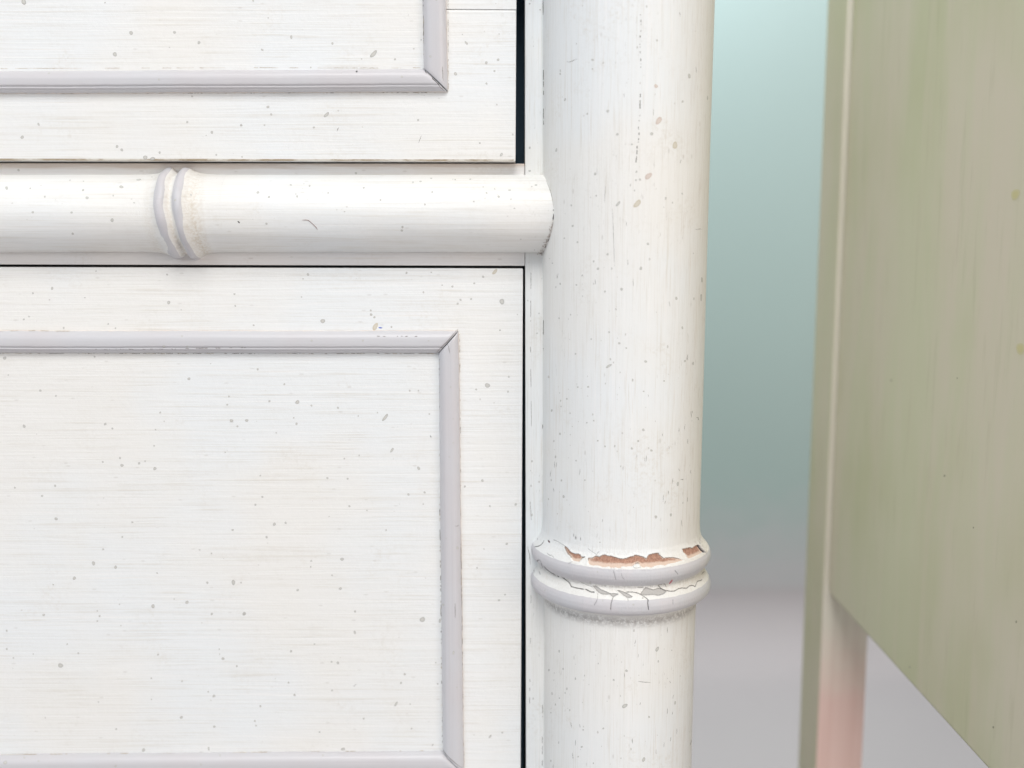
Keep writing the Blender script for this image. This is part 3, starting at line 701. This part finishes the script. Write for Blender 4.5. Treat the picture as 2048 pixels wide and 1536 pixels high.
SP_ = [
 (0, 700, 4.096, [(38,66,14),(775,55,8),(68,205,6),(331,332,10),(458,376,8),(1548,236,12),(198,624,11,15,-15),(862,607,11),(921,643,8),(1312,512,8),(1274,652,7),(1876,380,8),(1862,448,8),(983,885,9),(842,917,8),(999,945,13),(1140,928,10),(1189,911,7),(1269,971,14),(1263,785,7),(1845,838,6),(122,1128,8),(452,1112,9),(345,1195,9),(460,1383,13),(1084,1411,8),(1906,1474,9)]),
 (0, 1036, 4.096, [(1002,155,8),(845,256,8),(1733,290,7),(766,371,14,17,-20),(947,403,11,15,-10),(609,493,14),(436,546,7),(1287,451,7),(1699,530,8,12,-20),(1912,528,16,21,-10),(1532,690,14),(1254,723,13,19,-15),(1427,664,5),(979,707,6),(358,794,11),(797,761,6),(816,803,9),(797,844,7),(1735,786,10),(2000,784,14),(55,923,8),(56,1073,8),(642,1108,8),(110,1146,7),(496,1208,20),(1295,1119,8),(1800,1115,5),(1827,1152,12),(1940,1213,7),(1240,1312,7),(1491,1337,7),(1706,1423,7),(1752,1458,12),(1241,1486,6),(807,1507,6)]),
 (450, 700, 4.096, [(268,158,9),(486,280,8),(364,419,9),(593,427,17),(708,455,8),(925,473,9),(563,555,7),(586,604,10),(420,678,6),(1092,540,6),(1249,513,6),(1513,333,8),(1585,333,7),(1674,524,7),(978,889,7),(1099,864,7),(1586,969,11,16,-20),(290,1029,7),(839,1049,9),(1005,1054,8),(306,1203,9),(249,1268,9),(1019,1279,9),(1163,1314,6),(853,1365,5),(1503,1183,10),(1635,1166,9),(1624,1262,6),(404,1427,13),(497,1416,9),(1320,1475,7),(341,1533,10),(1312,553,36,13,-52),(1368,820,22,10,-52),(1848,303,6),(1869,563,5),(1870,760,5),(1839,876,5),(53,579,14),(178,577,13),(102,625,8)]),
 (450, 1050, 4.096, [(707,294,8),(703,343,7),(959,280,14),(877,412,7),(596,533,10),(945,521,12),(158,727,14),(1066,708,9),(1063,879,10,14,-20),(733,975,7),(541,1034,10),(97,1156,8),(873,1121,8),(925,1129,11),(521,1291,8),(570,1392,10),(290,1484,9),(878,1355,8),(1617,774,22),(1473,1222,10),(1442,1293,9),(1727,1127,6),(1742,1301,7),(1518,1467,6),(1401,1466,22,10,-62),(1812,108,5),(1904,187,10,12),(1788,653,8),(1872,1046,8,17,15),(1900,1331,6),(1760,785,8,20)]),
 (500, 500, 4.096, [(475,200,11),(435,236,6),(1282,187,9),(1485,183,6),(1574,288,6),(1658,299,9),(1837,273,8),(1910,219,10),(1421,346,8),(1725,408,9),(1701,440,9),(1812,401,8),(989,495,8),(992,529,11),(1019,551,9),(596,582,19),(1159,630,8),(422,385,6),(30,617,8),(506,742,8),(925,742,8),(1463,743,6)]),
 (0, 500, 4.096, [(787,173,6),(1369,201,8),(427,314,10,13),(270,354,8),(696,390,6),(1382,430,14),(1921,361,8),(195,568,8),(238,545,7),(522,638,8),(887,606,7),(946,641,7),(1491,706,7),(1343,790,12),(1533,790,8)]),
 (450, 0, 4.096, [(231,6,8),(354,146,6),(543,304,10,15),(880,356,10),(305,408,14,7,30),(1119,483,6),(1392,486,9),(352,876,12),(379,937,9),(133,1025,10),(324,1025,7),(728,1044,9),(1582,983,9),(1888,605,14),(1977,352,18,9,55),(1945,282,5),(1450,628,9),(1682,462,9),(527,587,5),(1217,442,38,18,-48),(831,940,27,14,-45)]),
 (0, 0, 4.096, [(1074,270,14,19,-20),(1430,265,12),(1630,349,13),(941,445,18),(316,1018,9,13,-20),(182,1124,14),(1534,1000,10),(1736,1084,12),(1975,1027,9),(959,1200,12),(998,1228,12),(1308,1250,10),(1190,1290,20,16),(1250,1300,22,14),(1574,790,8),(1772,1268,8),(400,600,7),(1302,651,8),(195,15,20,26)]),
 (780, 0, 5.12, [(1107,612,14),(1070,727,11),(988,855,11),(986,643,15),(1118,348,7),(920,1465,10),(1430,38,9),(1537,100,8)]),
 (780, 520, 5.486, [(1228,456,30),(1069,1376,28),(1304,1281,11),(946,1420,11),(1295,1444,11),(1207,770,10),(1398,598,6),(1635,585,6),(1613,803,6)]),
 (700, 950, 5.12, [(1356,57,14),(1176,117,11),(1697,301,13),(1432,319,10),(1605,705,13),(1372,757,7),(1301,950,9),(1588,1224,10),(1526,1282,12)]),
 (780, 1300, 5.69, [(1140,983,22,12,-50),(1278,940,11),(485,1080,16,8,-50),(245,895,12,6,-40)]),
 (0, 1380, 2.048, [(743,112,6),(878,150,5),(1044,127,4),(1309,172,4),(476,160,4),(588,246,7),(855,240,4,8),(22,297,8),(158,291,4),(474,311,5),(1686,158,3),(1490,117,4),(100,277,4),(1405,242,9,6),(823,305,4),(901,268,4),(1323,268,4)]),
 (1060, 0, 5.12, [(641,613,13),(750,644,8),(639,705,8),(359,1020,10,16,15),(796,1138,13,17,20),(587,1165,10),(895,1375,14),(1300,413,11),(1630,779,13,27),(1563,1040,11),(1246,1370,15,19),(1043,1478,10),(310,725,6,14),(1818,1003,5,22)]),
 (1060, 280, 5.12, [(668,347,14),(679,570,9),(423,669,9),(437,879,11),(486,1046,10),(352,1006,8),(795,1170,12),(652,1243,10),(696,1318,13),(535,1387,9),(1135,1314,14,19),(1208,1064,13),(1389,597,10,14),(1558,549,9),(1126,405,12),(1085,411,10),(1090,325,11),(1070,517,8),(309,1470,8),(476,1484,9),(938,1525,13),(230,1262,7),(270,103,9,22,15),(902,653,32,14,-50)]),
 (1060, 550, 5.12, [(309,90,7,12),(768,168,10),(937,146,14),(880,350,9),(1498,238,11,19),(1752,230,10,36),(1678,243,6,14),(1760,50,8,30),(1559,540,9,14),(810,585,10),(914,699,12),(986,748,9),(628,656,8),(466,807,9),(298,443,8),(416,407,7),(1184,886,14),(1586,881,9,13),(1670,905,8,17),(1372,1085,9),(1164,1191,8),(596,1145,10),(490,1148,8),(378,1268,9),(318,1345,7),(223,1387,9,14),(807,932,36,12,-35),(72,597,8),(92,393,7)]),
 (1060, 800, 5.12, [(582,232,8),(653,212,8),(1160,306,14),(1108,420,11),(1043,496,12),(1243,517,12),(694,417,9),(769,475,9),(929,678,7),(562,820,8),(344,989,10,17),(262,582,8,15),(1513,859,12,22,10),(1441,1177,11,15),(1290,1198,12,18,10),(716,1457,7),(472,620,8),(245,420,6,12),(20,627,10),(217,820,5,12),(190,1015,5,11)]),
 (1060, 1236, 5.12, [(1058,281,18),(1302,319,15,30,20),(988,540,13),(857,634,11),(1313,444,8,12),(299,340,8,14),(339,521,7,12),(360,767,7),(302,820,7),(261,886,6,11),(751,1131,10),(530,1319,10),(493,1420,8),(649,1487,8),(545,1145,8),(1219,1013,9,12),(1485,868,8,20),(214,970,7),(214,1463,7,12),(1164,1449,14,28,25),(970,900,32,20,-40)]),
 (0, 300, 5.12, [(68,390,12,20,-20),(310,392,8),(336,638,12),(459,478,10),(733,640,12),(851,411,12),(892,490,16),(1148,718,16,21,-15),(1243,378,22,15),(1420,305,24,9,-8),(745,857,12),(855,320,9,5),(718,310,10,5),(1374,540,8),(1795,513,12),(190,206,13),(1956,460,9),(1160,467,9)]),
 (500, 300, 4.096, [(65,348,11),(155,385,10),(386,380,9),(376,361,6),(640,352,7),(488,294,8),(335,286,9,6),(932,310,8),(1069,410,8),(1433,446,8),(1493,345,8),(1397,258,10,6),(1805,240,9,5),(1938,352,8),(1833,422,7),(2037,383,10),(1249,631,10),(1244,659,10),(868,190,10),(135,604,9),(1681,243,8,5),(1484,232,10,4),(1335,265,7)]),
 (940, 300, 5.907, [(340,550,13),(467,475,16,10),(780,415,16,11),(730,432,8),(195,509,9),(178,568,7),(484,580,9),(292,460,8),(600,1054,7),(370,55,16,24,20),(705,247,14)]),
 (1030, 1020, 4.876, [(855,885,7),(1245,858,9),(1155,922,9),(806,602,8),(290,783,6),(828,315,6),(1520,45,10,13),(1370,65,9,14),(1150,1320,14),(735,710,10,14),(880,740,7,10)]),
]
for ox, oy, k, L in SP_:
    for q in L:
        rx = q[2] / k; ry = (q[3] / k) if len(q) > 3 else rx; rot = q[4] if len(q) > 4 else 0
        speck(ox + q[0] / k, oy + q[1] / k, rx * 0.95, ry * 0.95, rot)
for ox, oy, k, m, q in ((1060, 0, 5.12, M_PINKSPECK, (1290, 882, 18, 20, 0)), (1060, 0, 5.12, M_PINKSPECK, (1318, 1235, 42, 26, -50)), (1060, 0, 5.12, M_TANSPECK, (1484, 1487, 24, 38, 15)),
                        (1060, 280, 5.12, M_PINKSPECK, (1212, 370, 42, 25, -50)), (1060, 280, 5.12, M_TANSPECK, (1098, 652, 46, 27, -45)), (500, 500, 4.096, M_TANSPECK, (2006, 178, 26, 14, -50)),
                        (500, 500, 4.096, M_TANSPECK, (1026, 628, 36, 17, -55)), (1350, 0, 2.0, M_OCHRE, (1362, 778, 24, 17, -50)), (1350, 0, 2.0, M_OCHRE, (1382, 1395, 20, 22, 0))):
    speck(ox + q[0] / k, oy + q[1] / k, q[2] / k, q[3] / k, q[4], m)
speck(500 + 1068 / 4.096, 500 + 637 / 4.096, 18 / 4.096, 5 / 4.096, 5, M_BLUE)
speck(450 + 1079 / 4.096, 586 / 4.096, 9 / 4.096, 6 / 4.096, -40, M_BLACK)
speck(240 + 1216 / 5.12, 310 + 687 / 5.12, 16 / 5.12, 6 / 5.12, 40, M_BLACK)
speck(1030 + 330 / 4.876, 1020 + 308 / 4.876, 13 / 4.876, 6 / 4.876, 55, plain('dark_red_fleck', (0.10, 0.012, 0.015)))
speck(1030 + 1520 / 4.876, 1020 + 700 / 4.876, 26 / 4.876, 9 / 4.876, -50, plain('rose_fleck', (0.55, 0.20, 0.24)))
# the many smallest ones, no two places alike
rnd = random.Random(11)
for n_, (u0, u1, v0, v1), tall in ((45, (0, 1030, 0, 320), 1), (80, (0, 1040, 540, 1500), 1), (50, (0, 1080, 352, 440), .6), (60, (1092, 1400, 0, 1050), 1.7), (50, (1092, 1250, 500, 1050), 1.5), (45, (1092, 1380, 1250, 1530), 1.7), (20, (1055, 1085, 0, 1536), 1.5)):
    for _ in range(n_):
        r = 0.6 + 1.3 * rnd.random() ** 3
        speck(rnd.uniform(u0, u1), rnd.uniform(v0, v1), r, r * tall, 0, M_SPECK if rnd.random() < .4 else M_FAINT, 7)
for _ in range(7): 
    r = rnd.uniform(1.2, 2.6); speck(rnd.uniform(1700, 2045), rnd.uniform(40, 1500), r, r * 1.2, 0, plain('olive_speck', (0.30, 0.29, 0.21)) if _ == 0 else bpy.data.materials['olive_speck'], 8)
# hairlines: (points, width)
Z3 = lambda p: zpts(1060, 0, 5.12, p); Z7 = lambda p: zpts(1060, 280, 5.12, p)
ribbon(Z3([(1130, 150), (1140, 270), (1125, 400), (1130, 560)]), 1.6, dash=.45); ribbon(Z3([(1135, 600), (1135, 800), (1138, 930)]), 1.4, dash=.2)
ribbon(Z3([(1130, 960), (1125, 1180), (1110, 1300), (1118, 1390), (1100, 1510)]), 1.8, dash=.35); ribbon(Z7([(1100, 0), (1095, 130), (1085, 230)]), 1.8, dash=.5)
ribbon(Z3([(375, 628), (405, 637), (480, 604)]), .8); ribbon(Z7([(770, 470), (765, 640)]), .6); ribbon(Z7([(845, 700), (855, 960), (865, 1300)]), .6); ribbon(Z7([(1690, 915), (1760, 912)]), .7)
ribbon(zpts(1060, 1236, 5.12, [(1105, 648), (1170, 656), (1235, 660)]), .9); ribbon(zpts(1060, 1236, 5.12, [(1045, 1230), (1050, 1285)]), .8)
ribbon(zpts(1060, 800, 5.12, [(955, 675), (950, 720)]), .7); ribbon(zpts(1060, 800, 5.12, [(1700, 175), (1720, 180), (1722, 205)]), .8); ribbon(zpts(1060, 800, 5.12, [(1540, 815), (1575, 812)]), .8); ribbon(zpts(1060, 800, 5.12, [(1525, 285), (1525, 330)]), .7)
ribbon(zpts(780, 520, 5.486, [(625, 905), (645, 960), (655, 1025)]), .9); ribbon(zpts(780, 0, 5.12, [(536, 680), (541, 790), (545, 830)]), 1.0)
ribbon(zpts(450, 0, 4.096, [(930, 1045), (918, 1075)]), 1.1); ribbon(zpts(450, 0, 4.096, [(1610, 1110), (1585, 1170)]), .8)
ribbon(zpts(450, 1050, 4.096, [(1050, 1318), (1062, 1320), (1068, 1306), (1080, 1304)]), 1.0); ribbon(zpts(450, 1050, 4.096, [(1885, 640), (1886, 760)]), 1.0); ribbon(zpts(450, 700, 4.096, [(1682, 700), (1690, 718)]), 1.4, M_BLACK); ribbon(zpts(450, 700, 4.096, [(1882, 1440), (1900, 1444), (1918, 1432)]), .9)
ribbon(zpts(500, 500, 4.096, [(1035, 706), (1110, 708)]), 1.2, dash=.3); ribbon(zpts(500, 500, 4.096, [(1165, 707), (1390, 708)]), 1.3, dash=.12); ribbon(zpts(0, 500, 4.096, [(780, 812), (1000, 812), (1450, 810)]), .8, dash=.3); ribbon(zpts(0, 500, 4.096, [(1520, 808), (1700, 805), (2040, 800)]), 1.0, dash=.2)
ribbon(zpts(0, 500, 4.096, [(0, 663), (300, 662), (690, 667)]), 1.0, M_WORN, dash=.1); ribbon(zpts(450, 0, 4.096, [(0, 553), (600, 556), (1240, 557), (1600, 555)]), .9, M_WORN, dash=.08)
ribbon([(0, 1509.5), (400, 1505.5), (880, 1501)], 1.2, M_WORN, dash=.05); ribbon([(0, 137), (450, 135.5)], .8, M_WORN, dash=.05)
ribbon([(1062, 545), (1061, 700), (1063, 860), (1060, 1000), (1064, 1060)], .7, dash=.04); ribbon(RA([(190, 540), (250, 800), (265, 1020)]), .9); ribbon([(1062, 1190), (1061, 1260), (1059, 1420)], .7, dash=.05)
ribbon([(1086.2, 0), (1086.5, 30)], 1.4); ribbon([(1087, 140), (1087.5, 280)], 1.2, dash=.1); ribbon([(1087, 640), (1086, 740), (1085, 900)], 1.2, dash=.08); ribbon([(1085, 1400), (1084.5, 1536)], 1.0, dash=.15)
ribbon([(1050.4, 329), (1050.8, 350)], 1.3, dash=.1); ribbon([(1050.5, 515), (1050.5, 531)], 1.0)
ribbon(zpts(780, 0, 5.12, [(335, 695), (370, 745), (410, 755), (440, 810), (490, 855), (520, 900), (560, 930)]), 1.3, M_BLACK)
ribbon(zpts(780, 520, 5.486, [(745, 760), (690, 820), (640, 880), (600, 920), (550, 970), (510, 1015)]), 1.1, M_SCRATCH)
ribbon(zpts(780, 1300, 5.69, [(595, 1120), (640, 1190), (700, 1250), (760, 1300), (820, 1340)]), 1.0, M_SCRATCH)
for pts, wd in (([(846.5, 0), (847.6, 134)], .9), ([(878.2, 712), (880, 1050), (885, 1496)], 1.0), ([(896, 0), (897, 178)], .6), ([(919.5, 668), (922, 1100), (928, 1530)], .6), ([(0, 187.5), (890, 185)], .8), ([(0, 707), (872, 707)], .8)):
    ribbon(pts, wd, M_SCRATCH, wig=.5, dash=.22)
    ribbon(pts, wd * 1.2, M_WORN, wig=.9, dash=.15)
for _ in range(60):    # faint brush nicks on the post, mostly on its dirtier right side and foot
    u = rnd.choice((rnd.uniform(1100, 1390), rnd.uniform(1320, 1392))); v = rnd.choice((rnd.uniform(20, 1040), rnd.uniform(780, 1050), rnd.uniform(1250, 1530)))
    ribbon([(u, v), (u + rnd.uniform(-2, 2), v + rnd.uniform(5, 14))], .6)
for key, b in BIN.items():
    if not b['F']: continue
    me = mesh('marks', [tuple(p) for p in b['V']], b['F'], True); attr(me, 'r', b['r'])
    par = b['o']
    nm = 'paint_specks' if 'speck' in b['m'].name or 'fleck' in b['m'].name else 'hairlines'
    if par.parent is not None and par.parent.parent is not None: par = par.parent
    o = put(nm, me, b['m'], par); o['kind'] = 'stuff'

# dark cracked line where the rail's end meets the post
jl = []
for k in range(54):
    v = 355 + k * 2.9; a_, b_ = 1040.0, 1125.0
    for _ in range(14):
        m_ = (a_ + b_) / 2; h = hit(m_, v)
        if h is not None and h[0].name.startswith('corner_post'): b_ = m_
        else: a_ = m_
    jl.append((a_ - 0.9, v))
jl = [p for p in jl if p[0] > 1070]
n_j = len(BIN)
BIN.clear()
ribbon(jl[2:22], 0.9, M_SCRATCH, wig=.2); ribbon(jl[20:], 1.7, M_BLACK, wig=.5, dash=.03); ribbon(jl[34:], 2.2, M_BLACK, wig=.7, dash=.12)
for key, b in BIN.items():
    if b['F']:
        me = mesh('joint', [tuple(p) for p in b['V']], b['F'], True); attr(me, 'r', b['r'])
        par = b['o'] if b['o'].parent.parent is None else b['o'].parent
        o = put('joint_crack', me, b['m'], par); o['kind'] = 'stuff'
# crumbs of grit caught there
def gritm():
    s = NT('paint_crumbs'); a = s.noise((3000, 3000, 3000), 2, 0.5)
    return s.done(s.mix(s.ramp(a, 0.42, 0.58), (0.85, 0.83, 0.80), (0.34, 0.28, 0.24)), 0.7)
V, Fc = [], []
for _ in range(230):
    t = rnd.random() ** 0.75
    q = jl[min(len(jl) - 1, int(len(jl) * (0.55 + 0.45 * t)))]; v = q[1] + rnd.uniform(-2, 2); u = q[0] - abs(rnd.gauss(0, 3.6)) * (0.25 + t)
    h = hit(u, v)
    if h is None: continue
    k = len(V); r = rnd.uniform(0.00008, 0.00026)
    for d_ in ((1, 0, 0), (-1, 0, 0), (0, 1, 0), (0, -1, 0), (0, 0, 1), (0, 0, -1)):
        V.append(h[1] + Vector(d_) * r * rnd.uniform(.6, 1.3))
    for a, b_, c in ((0, 2, 4), (2, 1, 4), (1, 3, 4), (3, 0, 4), (2, 0, 5), (1, 2, 5), (3, 1, 5), (0, 3, 5)): Fc.append((k + a, k + b_, k + c))
o = put('grit', mesh('grit', [tuple(p) for p in V], Fc, False), gritm(), rail); o['kind'] = 'stuff'

# a reddish hair lying on the rail
def hair(name, pts, r, mat, label):
    P = []
    for q in pts:
        h = hit(*q); nn = h[2] if h[2].y < 0 else -h[2]; P.append(h[1] + nn * (r * 1.1))
    cu = bpy.data.curves.new(name, 'CURVE'); cu.dimensions = '3D'; sp = cu.splines.new('POLY'); sp.points.add(len(P) - 1)
    for i, p in enumerate(P): sp.points[i].co = (*p, 1); sp.points[i].radius = 0.5 if i in (0, len(P) - 1) else 1
    cu.bevel_depth = r; cu.bevel_resolution = 2
    t = bpy.data.objects.new(name, cu); COL.objects.link(t)
    dg = bpy.context.evaluated_depsgraph_get(); me = bpy.data.meshes.new_from_object(t.evaluated_get(dg)); bpy.data.objects.remove(t)
    o = put(name, me, mat); o['label'] = label; o['category'] = 'hair'; return o
hair('hair', zpts(500, 300, 4.096, [(428, 574), (455, 572), (480, 577), (500, 594), (525, 616), (542, 634), (553, 652)]), 0.000062, M_RED, 'short reddish brown hair lying on the white half-round rail')
